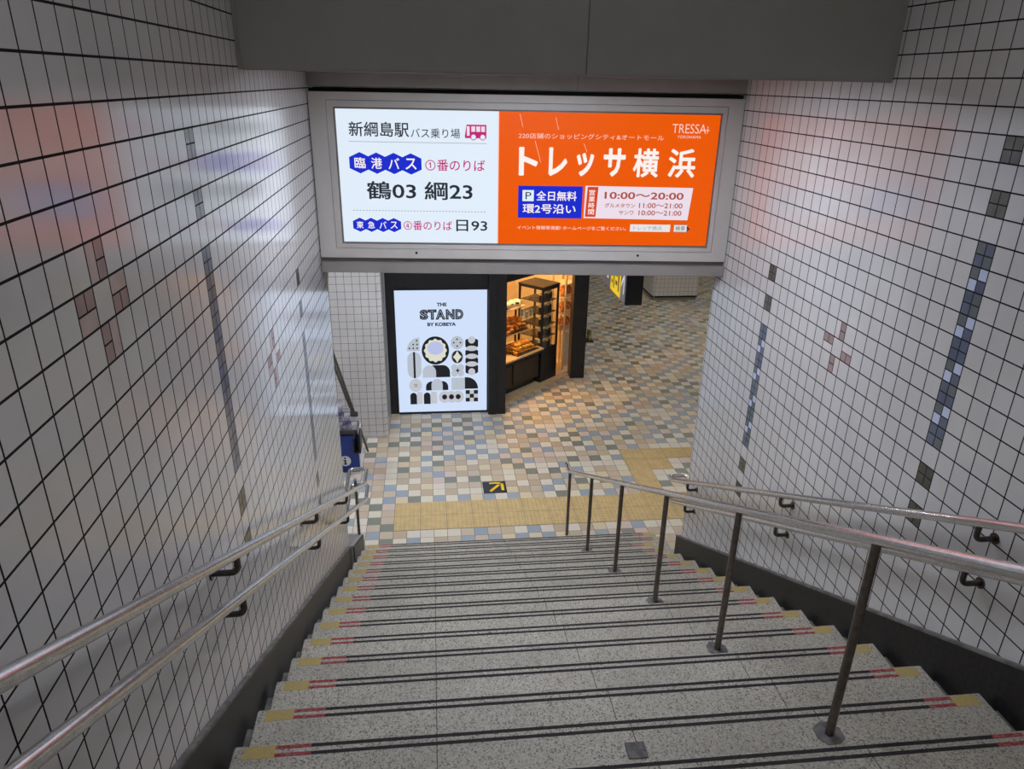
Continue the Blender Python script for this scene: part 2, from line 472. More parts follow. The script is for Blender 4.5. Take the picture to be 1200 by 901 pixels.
def skirting(name, x0, x1, sk, y_end):
    b = MB()
    top = [(Y_BACK, TOP_Z + 0.17), (Y_TOP - 0.1, TOP_Z + 0.17), (Y_TOP + 0.05, sk(Y_TOP + 0.05)), (y_end, sk(y_end))]
    bot = [(y_end, -0.01), (y_end - 0.6, -0.01), (Y_TOP - 0.3, TOP_Z - 0.5), (Y_BACK, TOP_Z - 0.5)]
    b.prism_x(top + bot, x0, x1, 'black_granite')
    # pale lip along the top edge
    xin = x1 if abs(x1) < abs(x0) else x0
    lip = [(p[0], p[1] + 0.004) for p in top] + [(p[0], p[1] - 0.010) for p in top[::-1]]
    b.prism_x(lip, x0, xin + (0.004 if xin < 0 else -0.004), 'gutter_stone')
    return struct(b.obj(name))
skirting('baseboard_left', XL - 0.02, XL + 0.016, SKL, YL)
skirting('baseboard_right', XR + 0.02, XR - 0.016, SKR, 5.60)

# sloping granite kerb that goes on past the left wall to the hall floor
b = MB()
b.prism_x([(YL, SKL(YL)), (6.66, SKL(6.66)), (6.66, 0.0), (YL, 0.0)], -0.934, -0.757, 'granite_kerb')
b.prism_x([(YL, SKL(YL) - 0.012), (6.664, SKL(6.664) - 0.012), (6.664, 0.0), (YL, 0.0)], -0.757, -0.748, 'black_granite')
struct(b.obj('trim_1'))

# gutters between steps and skirting
def gutter(name, x0, x1):
    b = MB()
    for n in range(NSTEP):
        z = RISE * (n + 1) - 0.026; y1 = NOSE0 - GOING * n - 0.075
        b.box((x0, y1 - GOING - 0.02, z - 0.3), (x1, y1, z), 'gutter_stone')
    return struct(b.obj(name))
gutter('trim_2', XL + 0.017, -0.748)
gutter('trim_3', 2.160, XR - 0.017)

# hall floor, upper landing, ceilings, far walls
b = MB(); b.box((-6, 5.3, -0.08), (12, 26, 0.0), 'mosaic_floor'); struct(b.obj('floor'))
b = MB(); b.box((XL - 0.14, Y_BACK, TOP_Z - 0.3), (XR + 0.14, Y_TOP - GOING * 0 , TOP_Z), 'granite'); struct(b.obj('floor'))
b = MB(); b.box((-6, 5.75, 3.5), (12, 26, 3.6), 'white_plaster'); struct(b.obj('ceiling'))
b = MB(); b.box((XL - 0.14, Y_BACK, CEIL), (XR + 0.14, 3.64, CEIL + 0.1), 'white_plaster'); struct(b.obj('ceiling'))
b = MB(); b.box((-6, 25.9, 0), (12, 26.0, 3.5), 'white_plaster'); struct(b.obj('wall_back'))
b = MB(); b.box((-6.1, 5.3, 0), (-6.0, 26, 3.5), 'white_plaster'); struct(b.obj('wall_hall_left'))
b = MB(); b.box((12.0, 5.3, 0), (12.1, 26, 3.5), 'white_plaster'); struct(b.obj('wall_hall_right'))
b = MB(); b.box((-6, 5.4, 0), (XL - 0.141, 5.5, 3.5), 'white_plaster'); struct(b.obj('wall_front_left'))
b = MB(); b.box((XR + 0.141, 5.2, 0), (12, 5.3, 3.5), 'white_plaster'); struct(b.obj('wall_front_right'))

# dropped ceiling box over the lower stair (two cladding panels with an open seam)
b = MB()
for x0, x1 in ((XL + 0.018, 0.7275), (0.7305, XR - 0.002)):
    b.bbox((x0, 3.625, 4.658), (x1, 3.66, CEIL), 'soffit_panel', 0.002)
b.box((XL + 0.002, 3.64, 4.712), (XR - 0.002, 5.75, CEIL), 'soffit_panel')
b.box((XL + 0.001, 3.618, 4.652), (XL + 0.018, 3.66, CEIL), 'header_panel')
b.box((XL + 0.018, 3.632, 4.650), (XR - 0.002, 3.70, 4.660), 'header_panel')
struct(b.obj('ceiling'))

# ------------------------------------------------------------------ staircase
st = tag(empty('staircase', (0.7, NOSE0, 0.0)), 'wide grey granite staircase with black, red and yellow nosing strips, leading down to the hall', 'staircase')
SX0, SX1 = -0.746, 2.158
for n in range(NSTEP):
    z, yn = RISE * (n + 1), NOSE0 - GOING * n
    b = MB()
    ext = 0.20 if n < 2 else 0.0          # the two lowest steps run on past the right wall
    SX1 = 2.158 + ext
    b.bbox((SX0, yn - GOING - 0.03, z - RISE - 0.01), (SX1, yn, z), 'granite', 0.006)
    t = z + 0.0008
    def line(x0, x1, y0, y1, m): b.box((x0, y0, z - 0.002), (x1, y1, t), m)
    for yc in (yn - 0.020, yn - 0.054):
        j = [random.uniform(-.004, .004) for _ in range(4)]
        line(-0.472 + j[0], 1.905 + ext + j[1], yc - 0.0075, yc + 0.0075, 'strip_black')
        line(-0.597, -0.472 + j[0], yc - 0.008, yc + 0.008, 'strip_red')
        line(1.905 + ext + j[1], 2.02 + ext, yc - 0.008, yc + 0.008, 'strip_red')
    line(-0.708, -0.597, yn - 0.065, yn - 0.010, 'strip_yellow')
    line(2.02 + ext, 2.122 + ext, yn - 0.065, yn - 0.010, 'strip_yellow')
    o = b.obj('step', st); o.location = -Vector(st.location)
b = MB(); b.bbox((0.665, 1.885, 2.398), (0.74, 1.96, 2.4035), 'mortar', 0.003)
o = b.obj('patch', st); o.location = -Vector(st.location); o['label'] = 'small square mortar patch on a tread'

# ------------------------------------------------------------------ central railing
RC = lambda y: 0.738 + 0.4925 * (7.05 - y)
XC = 1.445
rail = tag(empty('railing', (XC, 6.93, 0.0)), 'free-standing stainless railing on slim posts running down the middle of the stairs', 'railing')
off = -Vector(rail.location)
b = MB(); b.tube([(XC, -1.4, RC(-1.4)), (XC, 6.98, RC(6.98)), (XC, 7.15, RC(6.98))], 0.020, 'stainless', 18, 0.05)
o = b.obj('rail', rail); o.location = off
for k in range(8):
    n = -1 + 3 * k
    y = 6.93 - 1.0 * k
    z = RISE * (n + 1) if n >= 0 else 0.0
    b = MB(); b.tube([(XC, y, z - 0.0), (XC, y, RC(y) - 0.012)], 0.0165, 'stainless_dull', 16)
    o = b.obj('post', rail); o.location = off
    if n >= 0:
        b = MB()
        pr = [(XC + (0.058 + random.uniform(-.008, .006)) * math.cos(a * PI / 4 + .3), y + (0.058 + random.uniform(-.008, .006)) * math.sin(a * PI / 4 + .3)) for a in range(8)]
        b.prism_z(pr, z - 0.001, z + 0.0022, 'mortar')
        b.obj('base_patch', o)

# ------------------------------------------------------------------ wall handrails
def handrail(name, label, xr, xw, zf, y_end, loop, brackets):
    sg = 1 if xw > xr else -1
    root = tag(empty(name, (xr, y_end, zf(y_end))), label, 'handrail')
    off = -Vector(root.location)
    b = MB(); b.tube([(xr, -1.5, zf(-1.5)), (xr, y_end, zf(y_end))] + loop, 0.0195, 'stainless', 18, 0.05)
    o = b.obj('rail', root); o.location = off
    for y in brackets:
        z = zf(y)
        b = MB()
        b.tube([(xr, y, z - 0.016), (xr, y, z - 0.078), (xw + sg * 0.0, y, z - 0.078)], 0.0118, 'bracket_steel', 12, 0.03)
        b.cyl((xr, y, z - 0.03), (0, 0, 1), 0.0125, 0.014, 'bracket_steel')
        o = b.obj('bracket', root); o.location = off
        b = MB(); b.cyl((xw - sg * 0.006, y, z - 0.078), (sg, 0, 0), 0.024, 0.006, 'bracket_steel'); b.obj('wall_flange', o)
    return root
zUL = lambda y: 4.231 - 0.5016 * y
zLL = lambda y: 4.050 - 0.5017 * y
BY = (-0.85, 0.7, 2.275, 3.875, 5.22)
xr = -0.70
h = handrail('handrail', 'upper stainless handrail on the left tiled wall, ending in a loop', xr, XL, zUL, 6.64,
             [(xr, 6.97, zUL(6.64)), (-0.872, 6.97, zUL(6.64)), (-0.872, YL + 0.002, zUL(6.64))], BY)
b = MB(); b.tube([(-0.785, 6.60, SKL(6.60) - 0.001), (-0.785, 6.60, 0.985)], 0.015, 'stainless_dull', 14)
b.cyl((-0.785, 6.60, 0.975), (0, 0, 1), 0.018, 0.014, 'stainless')
o = b.obj('post', h); o.location = -Vector(h.location)
handrail('handrail', 'lower stainless handrail on the left tiled wall, just below the looped one', xr, XL, zLL, 6.66,
         [(xr, 6.97, zLL(6.66)), (-0.872, 6.97, zLL(6.66)), (-0.872, YL + 0.002, zLL(6.66))], BY)
xr = 2.12
zUR = lambda y: 4.213 - 0.5014 * y
zLR = lambda y: 4.000 - 0.5014 * y
BY = (-0.8, 0.75, 2.28, 3.78, 5.30)
handrail('handrail', 'upper stainless handrail along the right tiled wall', xr, XR, zUR, 5.66,
         [(xr, 5.76, zUR(5.68)), (2.275, 5.76, zUR(5.68)), (2.275, YR + 0.002, zUR(5.68))], BY)
handrail('handrail', 'lower stainless handrail along the right tiled wall, partly behind the middle railing', xr, XR, zLR, 5.66,
         [(xr, 5.76, zLR(5.68)), (2.275, 5.76, zLR(5.68)), (2.275, YR + 0.002, zLR(5.68))], BY)

# ------------------------------------------------------------------ big illuminated sign over the stair foot
SA = math.atan2(-0.25, 3.0); SW = 3.0104
sgn = tag(empty('illuminated_sign', (XL, 5.59, 3.30), SA), 'long backlit sign over the stair foot, white bus notice beside orange shopping advert', 'sign')
E_ = 0.006
b = MB()
# outer ring, groove, inner ring
def ring(b, o, i, y0, y1, m):
    b.box((o[0], y0, o[1]), (i[0], y1, o[3]), m); b.box((i[2], y0, o[1]), (o[2], y1, o[3]), m)
    b.box((i[0], y0, o[1]), (i[2], y1, i[1]), m); b.box((i[0], y0, i[3]), (i[2], y1, o[3]), m)
ring(b, (E_, 0.112, SW - E_, 1.240), (0.122, 0.180, 2.895, 1.190), 0.0, 0.05, 'sign_frame')
ring(b, (0.125, 0.183, 2.892, 1.187), (0.168, 0.212, 2.862, 1.146), 0.001, 0.05, 'sign_frame')
ring(b, (0.168, 0.212, 2.862, 1.146), (0.178, 0.224, 2.854, 1.134), 0.014, 0.06, 'sign_bezel')
b.box((E_, 0.05, 0.112), (SW - E_, 0.0505, 0.18), 'sign_frame')
b.box((0.0, 0.062, 0.09), (SW - 0.0, 0.16, 1.262), 'black_gap')
b.obj('frame', sgn)
for u in (0.707, 2.348):
    b = MB(); b.cyl((u, -0.004, 0.152), (0, 1, 0), 0.009, 0.006, 'black_gap', 12); b.obj('latch_screw', sgn)
b = MB()
b.bbox((0.002, -0.004, 0.0), (SW - 0.002, 0.16, 0.076), 'header_panel', 0.003)
b.box((0.004, 0.03, 0.076), (SW - 0.004, 0.16, 0.112), 'sign_bezel')
o = b.obj('lower_rail', sgn); o['label'] = 'plain metal rail under the sign'
D = lambda q: (q[0], q[1] - 0.011 * (q[0] - 1.5), q[2], q[3] - 0.011 * (q[2] - 1.5))
# --- white half: bus stop notice
y0 = 0.03
b = MB()
b.box((0.176, y0, 0.222), (1.306, 0.06, 1.136), 'lit_white')
y = y0 - 0.001
b.text('新綱島駅', D((0.263, 0.941, 0.68, 1.043)), y, 'lit_ink', 0.012)
b.text('バス乗り場', D((0.692, 0.942, 1.035, 1.01)), y, 'lit_ink', 0.004)
b.rect(0.258, 0.919, 1.22, 0.9225, y, 'lit_grey')
# bus pictogram
px0, pz0, px1, pz1 = D((1.069, 0.950, 1.219, 1.041))
b.flat([(px0, pz0), (px1, pz0), (px1, pz1), (px0 + 0.012, pz1), (px0, pz0 + 0.02)], y, 'lit_magenta')
for k, (a, c, lo) in enumerate(((.09, .22, .18), (.30, .48, .48), (.53, .71, .48), (.76, .93, .48))):
    b.rect(px0 + (px1-px0)*a, pz0 + (pz1-pz0)*lo, px0 + (px1-px0)*c, pz0 + (pz1-pz0)*.88, y - .0006, 'lit_tint')
for fx in (.40, .83):
    b.disc(px0 + (px1-px0)*fx, pz0 + 0.008, 0.0215, y - .0009, 'lit_magenta', 20)
    b.disc(px0 + (px1-px0)*fx, pz0 + 0.008, 0.0165, y - .0012, 'lit_white', 20)
def hexes(chars, boxes, inset, yy):
    for i, (ch, q) in enumerate(zip(chars, boxes)):
        q = D(q); cx, cz = (q[0]+q[2])/2, (q[1]+q[3])/2; hx, hz = (q[2]-q[0])/2, (q[3]-q[1])/2
        b.flat([(cx, cz - hz), (cx + hx, cz - hz*.52), (cx + hx, cz + hz*.52), (cx, cz + hz), (cx - hx, cz + hz*.52), (cx - hx, cz - hz*.52)], yy - i * .0002, 'lit_blue')
        b.text(ch, (cx - hx*inset, cz - hz*inset, cx + hx*inset, cz + hz*inset), yy - .0016, 'lit_pure', 0.012)
hexes('臨港バス', ((.253,.693,.402,.839), (.370,.693,.519,.839), (.491,.694,.641,.840), (.611,.694,.761,.840)), .52, y)
b.text('①番のりば', D((0.787, 0.724, 1.21, 0.807)), y, 'lit_magenta', 0.008)
b.text('鶴03', D((0.363, 0.517, 0.716, 0.647)), y, 'lit_ink', 0.016)
b.text('綱23', D((0.776, 0.522, 1.121, 0.653)), y, 'lit_ink', 0.016)
q = D((0.257, 0.443, 1.224, 0.452))
for k in range(42):
    xx = 0.257 + 0.967 * k / 42
    b.rect(xx, 0.4475, xx + 0.0125, 0.4525, y, 'lit_grey')
hexes('東急バス', ((.250,.282,.352,.385), (.332,.283,.434,.386), (.416,.284,.518,.387), (.496,.285,.599,.388)), .5, y)
b.text('④番のりば', D((0.617, 0.303, 0.971, 0.375)), y, 'lit_magenta', 0.008)
b.text('日93', D((1.001, 0.303, 1.228, 0.389)), y, 'lit_ink', 0.012)
o = b.obj('bus_notice_panel', sgn); o['label'] = 'white backlit bus stop notice with black, magenta and blue Japanese writing'
# --- orange half: shopping centre advert
b = MB()
b.box((1.3065, y0, 0.222), (2.856, 0.06, 1.136), 'lit_orange')
b.rect(1.300, 0.222, 1.3075, 1.136, y0 - .0005, 'lit_pink')
b.text('TRESSA', D((2.522, 1.022, 2.762, 1.086)), y, 'lit_pink', -0.004)
q = D((2.742, 1.044, 2.786, 1.052)); b.rect(q[0], q[1] - .001, q[2], q[3] - .003, y, 'lit_pink'); b.rect(2.770, 1.012, 2.7745, 1.06, y, 'lit_pink')
b.text('YOKOHAMA', D((2.564, 0.989, 2.731, 1.01)), y, 'lit_pink', 0.0)
b.text('220店舗のショッピングシティ&オートモール', D((1.445, 0.959, 2.469, 1.007)), y, 'lit_pink', 0.0)
for ch, q in (('ト', (1.449,.708,1.585,.904)), ('レ', (1.662,.711,1.794,.907)), ('ッ', (1.860,.714,1.984,.875)),
              ('サ', (2.052,.717,2.209,.913)), ('横', (2.266,.717,2.449,.917)), ('浜', (2.518,.721,2.713,.921))):
    b.text(ch, D(q), y, 'lit_pure', 0.036 if ch in 'トレッサ' else 0.024)
q = D((1.45, 0.412, 1.915, 0.644)); b.rect(q[0], q[1], q[2], q[3], y, 'lit_blue')
y2 = y - .0012
q = D((1.481, 0.531, 1.563, 0.61)); b.rect(q[0], q[1], q[2], q[3], y2, 'lit_white')
b.text('P', (q[0] + .022, q[1] + .014, q[2] - .018, q[3] - .014), y2 - .0008, 'lit_ink', 0.0)
b.text('全日無料', D((1.581, 0.537, 1.874, 0.609)), y2, 'lit_pure', 0.014)
b.text('環2号沿い', D((1.484, 0.445, 1.871, 0.516)), y2, 'lit_pure', 0.014)
b.flat([(1.931, .416), (2.698, .410), (2.716, .640), (1.934, .645)], y, 'lit_tint')
b.flat([(1.941, .426), (2.018, .426), (2.028, .638), (1.950, .638)], y2, 'lit_red')
for k, ch in enumerate('営業時間'):
    b.text(ch, (1.962, .578 - k*.0455, 2.006, .618 - k*.0455), y2 - .0008, 'lit_pure', 0.01)
b.text('10:00〜20:00', D((2.076, 0.562, 2.652, 0.618)), y2, 'lit_brown', 0.02)
b.text('グルメタウン', D((2.081, 0.5, 2.304, 0.535)), y2, 'lit_brown', 0.014)
b.text('11:00〜21:00', D((2.332, 0.503, 2.651, 0.543)), y2, 'lit_brown', 0.014)
b.text('サンワ', D((2.188, 0.451, 2.296, 0.483)), y2, 'lit_brown', 0.014)
b.text('10:00〜21:00', D((2.333, 0.451, 2.649, 0.49)), y2, 'lit_brown', 0.014)
b.text('イベント情報等満載! ホームページをご覧ください。', D((1.447, 0.328, 2.251, 0.365)), y, 'lit_pink', 0.010)
q = D((2.279, 0.332, 2.577, 0.388)); b.rect(*q, y, 'lit_ltgrey')
b.text('トレッサ横浜', D((2.304, 0.343, 2.515, 0.377)), y2, 'lit_grey', 0.0)
q = D((2.602, 0.335, 2.703, 0.391)); b.rect(*q, y, 'lit_grey'); b.rect(q[0] + .004, q[1] + .004, q[2] - .004, q[3] - .004, y - .0006, 'lit_ltgrey')
b.text('検索', D((2.616, 0.345, 2.688, 0.381)), y2, 'lit_ink', 0.0)
b.flat([(2.700, .372), (2.726, .340), (2.714, .342), (2.708, .328), (2.702, .331), (2.706, .345), (2.699, .348)], y2 - .0006, 'lit_ink')
# scratches in the film
for (xa, za, xb_, zb_) in ((1.45, 1.12, 1.472, 1.035), (1.70, 1.10, 1.722, 1.02), (1.56, .945, 1.604, .80), (1.905, .93, 1.93, .875)):
    b.flat([(xa, za), (xa + .003, za), (xb_ + .003, zb_), (xb_, zb_)], y - .0003, 'lit_pink')
o = b.obj('advert_panel', sgn); o['label'] = 'orange backlit shopping advert with white Japanese writing'

# header panel above the sign and the beam body behind it
b = MB()
for u0, u1 in ((0.004, 1.84), (1.8425, SW - 0.004)): b.box((u0, 0.006, 1.275), (u1, 0.05, 1.411), 'header_panel')
b.box((0.002, 0.05, 1.268), (SW - 0.002, 0.16, 1.411), 'header_panel')
b.box((0.002, 0.162, 0.004), (SW - 0.002, 0.30, 1.411), 'header_panel')
o = b.obj('trim_4', None, (XL, 5.59, 3.30), SA); struct(o)

# slim lamp under the dropped ceiling
def ceiling_lamp(label, loc, size, m, group=None):
    t = tag(empty('ceiling_light', loc), label, 'ceiling light', group)
    b = MB(); ring(b, (-size[0]/2 - .02, -size[1]/2 - .02, size[0]/2 + .02, size[1]/2 + .02), (-size[0]/2, -size[1]/2, size[0]/2, size[1]/2), 0, .05, 'print_white')
    # ring() lays boxes in x-z; turn them flat
    b.v = [(x, z, -y * 0.4) for x, y, z in b.v]; b.f = [f[::-1] for f in b.f]
    b.obj('frame', t)
    b = MB(); b.box((-size[0]/2, -size[1]/2, -0.012), (size[0]/2, size[1]/2, -0.001), m); b.obj('diffuser', t)
    return t
ceiling_lamp('slim lamp under the dropped ceiling, facing the illuminated sign', (0.6, 4.1, 4.711), (1.3, 0.14), 'lamp_soffit')
ceiling_lamp('square lamp on the high ceiling above the upper stair', (0.7, 0.4, CEIL), (1.2, 0.5), 'lamp_stair')
for i, (x, y) in enumerate(((0.4, 8.0), (3.6, 8.6), (0.6, 12.5), (4.4, 13.0), (-3.2, 9.0), (7.6, 11.0), (3.2, 17.5), (7.0, 17.5), (5.6, 14.4))):  # last position is an extra unseen lamp, added to brighten the far pillar
    ceiling_lamp('long white ceiling lamp of the lower hall', (x, y, 3.499), (1.3, 0.3), 'lamp_hall' if i in (0, 4) else 'lamp_hall_far', 'ceiling lamps of the lower hall')

# ------------------------------------------------------------------ tactile paving
tp = MB()
def tactile(x, y, kind):
    tp.box((x, y, 0.0), (x + .3, y + .3, 0.0012), 'gutter_stone'); tp.bbox((x + .0025, y + .0025, 0.0), (x + .2975, y + .2975, 0.004), 'tactile_yellow', 0.001, 1)
    if kind == 'dots':
        for i in range(6):
            for j in range(6):
                cx, cy = x + .025 + .05*i, y + .025 + .05*j
                n = 8; vs = [(cx + .0115*math.cos(2*PI*k/n), cy + .0115*math.sin(2*PI*k/n), .004) for k in range(n)] + \
                            [(cx + .007*math.cos(2*PI*k/n), cy + .007*math.sin(2*PI*k/n), .009) for k in range(n)]
                tp.add(vs, [(k, (k+1) % n, (k+1) % n + n, k + n) for k in range(n)] + [tuple(range(n, 2*n))], 'tactile_yellow')
    else:
        for i in range(4):
            c = .0375 + .075 * i
            if kind == 'y': tp.bbox((x + c - .0125, y + .015, .003), (x + c + .0125, y + .285, .009), 'tactile_yellow', .004, 1)
            else: tp.bbox((x + .015, y + c - .0125, .003), (x + .285, y + c + .0125, .009), 'tactile_yellow', .004, 1)
for i in range(14):
    for j in range(2): tactile(-0.475 + .3*i, 7.155 + .3*j, 'dots')
for y, k in ((7.755, 'y'), (8.055, 'y'), (8.355, 'dots'), (8.655, 'dots')): tactile(2.525, y, k)
tactile(2.825, 8.355, 'dots'); tactile(2.825, 8.655, 'dots')
for i in range(8): tactile(3.125 + .3*i, 8.655, 'x')
tag(tp.obj('tactile_paving'), 'yellow studded paving band on the hall floor at the stair foot', 'tactile paving')

# arrow plate set in the floor
ap = tag(empty('floor_arrow_plate', (0.735, 8.045, 0.0)), 'dark square floor plate with a yellow arrow, beyond the yellow paving', 'floor sign')
b = MB(); b.bbox((-.145, -.145, 0), (.145, .145, .003), 'plate_dark', .002, 1); b.obj('plate', ap)
b = MB()
def fpoly(pts, z=0.0036): b.add([(x, y, z) for x, y in pts], [tuple(range(len(pts)))], 'plate_yellow')
fpoly([(-.075, -.085), (-.048, -.112), (.070, .045), (.046, .072)])
fpoly([(-.060, .118), (-.060, .082), (.115, .082), (.115, .118)])
fpoly([(.080, .118), (.080, -.080), (.115, -.080), (.115, .118)])
b.obj('arrow', ap)

# ------------------------------------------------------------------ tiled pillars of the hall
def pillar(name, x0, x1, y0, y1, ztop, label, base):
    b = MB(); r = 0.06
    b.bbox((x0 + .002, y0 + .002, 0), (x1 - .002, y1 - .002, ztop), 'grout', r, 4)
    g = .0022
    nz = int(ztop / .1)
    def face(p, d, n, ln):
        k = int(round(ln / .1)); w = ln / k
        for i in range(k):
            for j in range(nz):
                if j * .1 < base - .05: continue
                a0, a1, z0, z1 = i*w + g, (i+1)*w - g, j*.1 + g, (j+1)*.1 - g
                q = [Vector(p) + Vector(d) * s + Vector((0, 0, zz)) for s, zz in ((a0, z0), (a1, z0), (a1, z1), (a0, z1))]
                nn = Vector(n) * .0015
                b.add([v for v in q] + [v + nn for v in q], [(4,5,6,7), (0,1,5,4), (1,2,6,5), (2,3,7,6), (3,0,4,7)], 'wall_tile')
    face((x0 + r, y0, 0), (1, 0, 0), (0, -1, 0), x1 - x0 - 2*r)
    face((x1, y0 + r, 0), (0, 1, 0), (1, 0, 0), y1 - y0 - 2*r)
    face((x1 - r, y1, 0), (-1, 0, 0), (0, 1, 0), x1 - x0 - 2*r)
    face((x0, y1 - r, 0), (0, -1, 0), (-1, 0, 0), y1 - y0 - 2*r)
    # rounded corner trims
    for cx, cy, a0 in ((x0 + r, y0 + r, 180), (x1 - r, y0 + r, 270), (x1 - r, y1 - r, 0), (x0 + r, y1 - r, 90)):
        for j in range(nz):
            if j * .1 < base - .05: continue
            z0, z1 = j*.1 + g, (j+1)*.1 - g
            pts = [(cx + (r + .0012) * math.cos(R(a0 + 2 + 86*k/6)), cy + (r + .0012) * math.sin(R(a0 + 2 + 86*k/6))) for k in range(7)]
            b.add([(x, y, z0) for x, y in pts] + [(x, y, z1) for x, y in pts], [(k, k+1, k+8, k+7) for k in range(6)], 'wall_tile', True)
    b.bbox((x0 - .004, y0 - .004, 0), (x1 + .004, y1 + .004, base), 'beige_trim', r, 4)
    o = b.obj(name); struct(o, label); return o
pillar('pillar', -1.75, -0.632, 9.56, 10.30, 3.5, 'white tiled pillar left of the lit poster', 0.05)
pillar('pillar', 5.15, 6.25, 16.46, 17.5, 3.5, 'white tiled pillar far back in the hall', 0.10)

# ------------------------------------------------------------------ shop front
sf = tag(empty('shopfront', (1.0, 10.4, 0)), 'matt black shopfront frame with column, corner post and header around the bread shop', 'shopfront')
off = -Vector(sf.location)
def part(b, name, root, label=None):
    o = b.obj(name, root); o.location = -Vector(root.location)
    if label: o['label'] = label
    return o
TH = R(44.5); SO = Vector((1.122, 10.608, 0)); SD = Vector((math.cos(TH), math.sin(TH), 0)); SN = Vector((-math.sin(TH), math.cos(TH), 0))
def SL(d, n, z=0.0): return SO + SD * d + SN * n + Vector((0, 0, z))
b = MB(); b.bbox((-.626, 10.36, 0.0), (-.506, 10.70, 3.45), 'matt_black', .004); b.bbox((-.506, 10.36, 1.915), (.826, 10.70, 3.45), 'matt_black', .004)
b.box((-.506, 10.42, 0.0), (.826, 10.70, 1.915), 'matt_black'); b.bbox((-.506, 10.345, 0.0), (.826, 10.42, .026), 'matt_black', .003); part(b, 'sign_surround', sf)
b = MB(); b.bbox((.830, 10.24, 0), (.955, 10.62, 3.45), 'matt_black', .004); b.bbox((.955, 10.255, 0), (1.088, 10.62, 3.45), 'matt_black', .004); part(b, 'column', sf)
b = MB(); b.bbox((2.335, 11.655, 0), (2.575, 11.90, 3.45), 'matt_black', .005); part(b, 'corner_post', sf)
b = MB()
p = [SL(-.05, -.04), SL(1.62, -.04), SL(1.62, .16), SL(-.05, .16)]
b.prism_z([(v.x, v.y) for v in p], 1.95, 3.45, 'matt_black'); part(b, 'header', sf)
b = MB()
p = [SL(-.03, 0), SL(1.72, 0), SL(1.72, .13), SL(-.03, .13)]
b.prism_z([(v.x, v.y) for v in p], 0.0, .022, 'light_wood'); part(b, 'threshold', sf, 'light wooden threshold board')
b = MB(); b.box((-.64, 10.30, 0), (-.627, 10.36, 3.45), 'pale_metal'); b.bbox((-.640, 10.305, 0), (-.628, 10.70, 3.45), 'pale_metal', .002); part(b, 'edge_strip', sf, 'pale metal edge strip beside the pillar')
# shop room
b = MB()
p = [SL(.04, .131), SL(2.2, .131), SL(2.2, 1.7), SL(-.6, 1.7), SL(-.6, .95)]
b.prism_z([(v.x, v.y) for v in p], 0.0, .018, 'pale_board'); struct(b.obj('floor'), 'pale shop floor')
b = MB()
for d0, n0, d1, n1 in ((-.65, 1.6, 2.20, 1.68), (2.20, .10, 2.28, 1.68)):
    p = [SL(d0, n0), SL(d1, n0), SL(d1, n1), SL(d0, n1)]
    b.prism_z([(v.x, v.y) for v in p], .018, 2.7, 'pale_board')
struct(b.obj('wall_shop'), 'cream inner wall of the bread shop')
b = MB(); p = [SL(.08, .165), SL(2.2, .165), SL(2.2, 1.68), SL(-.65, 1.68), SL(-.65, .95)]
b.prism_z([(v.x, v.y) for v in p], 2.7, 2.76, 'pale_board'); struct(b.obj('ceiling'), 'ceiling of the bread shop')
t = ceiling_lamp('warm lamp on the bread shop ceiling', SL(.75, .72, 2.699), (1.2, .35), 'lamp_shop'); t.rotation_euler[2] = TH

# lit poster
ps = tag(empty('light_poster', (0.155, 10.335, 0.03)), 'tall backlit white poster with black geometric pastry shapes, in the black shopfront', 'poster sign')
b = MB(); ring(b, (-.665, -.003, .667, 1.885), (-.655, .005, .657, 1.877), 0, .03, 'matt_black'); b.obj('frame', ps)
b = MB()
b.box((-.657, .008, .003), (.659, .06, 1.879), 'poster_white')
XO, ZO = -.155, -.03
yy = .007
def PX(x, z):   # poster artwork grid -> panel coordinates (metres)
    return (-.357 + (x - 130) * (1.037 / 690) + XO, 1.213 - (z - 85) * (1.045 / 635) + ZO)
K = 1.037 / 690
def pdisc(x, z, r, m, lv=0, rz=None, a0=0, a1=360, n=32):
    c = PX(x, z); b.disc(c[0], c[1], r * K, yy - lv * .0006, m, n, (rz or r) * 1.045 / 635, a0, a1)
def prect(x0, z0, x1, z1, m, lv=0):
    a, c = PX(x0, z1), PX(x1, z0); b.rect(a[0], a[1], c[0], c[1], yy - lv * .0006, m)
def parch(x0, z0, x1, z1, m, lv=0, rl=True, rr=True, rad=None):
    rad = rad or (x1 - x0) / 2
    p = [PX(x0, z1), PX(x1, z1)]
    if rr: p += [PX(x1 - rad + rad*math.cos(R(t)), z0 + rad - rad*math.sin(R(t))) for t in range(0, 91, 10)]
    else: p.append(PX(x1, z0))
    if rl: p += [PX(x0 + rad - rad*math.cos(R(t)), z0 + rad - rad*math.sin(R(t))) for t in range(90, -1, -10)]
    else: p.append(PX(x0, z0))
    b.flat(p, yy - lv * .0006, m)
def shift(q): return (q[0] + XO, q[1] + ZO, q[2] + XO, q[3] + ZO)
b.text('THE', shift((.094, 1.669, .234, 1.722)), yy, 'poster_black', .045)
for ch, xa, xb_ in (('S', -.152, -.030), ('T', -.034, .088), ('A', .072, .216), ('N', .220, .346), ('D', .356, .471)):
    b.text(ch, shift((xa, 1.472, xb_, 1.624)), yy, 'poster_black', .075)
    b.text(ch, shift((xa + .020, 1.490, xb_ - .020, 1.606)), yy - .0006, 'poster_white', -.036)
b.text('BY KOBEYA', shift((-.046, 1.375, .363, 1.429)), yy, 'poster_black', .045)
pdisc(255, 212, 122, 'poster_grey', 0, 124, 90, 180)
for x, z in ((230,117),(195,152),(232,152),(158,187),(195,187),(232,187)): prect(x-7, z-7, x+7, z+7, 'poster_black', 1)
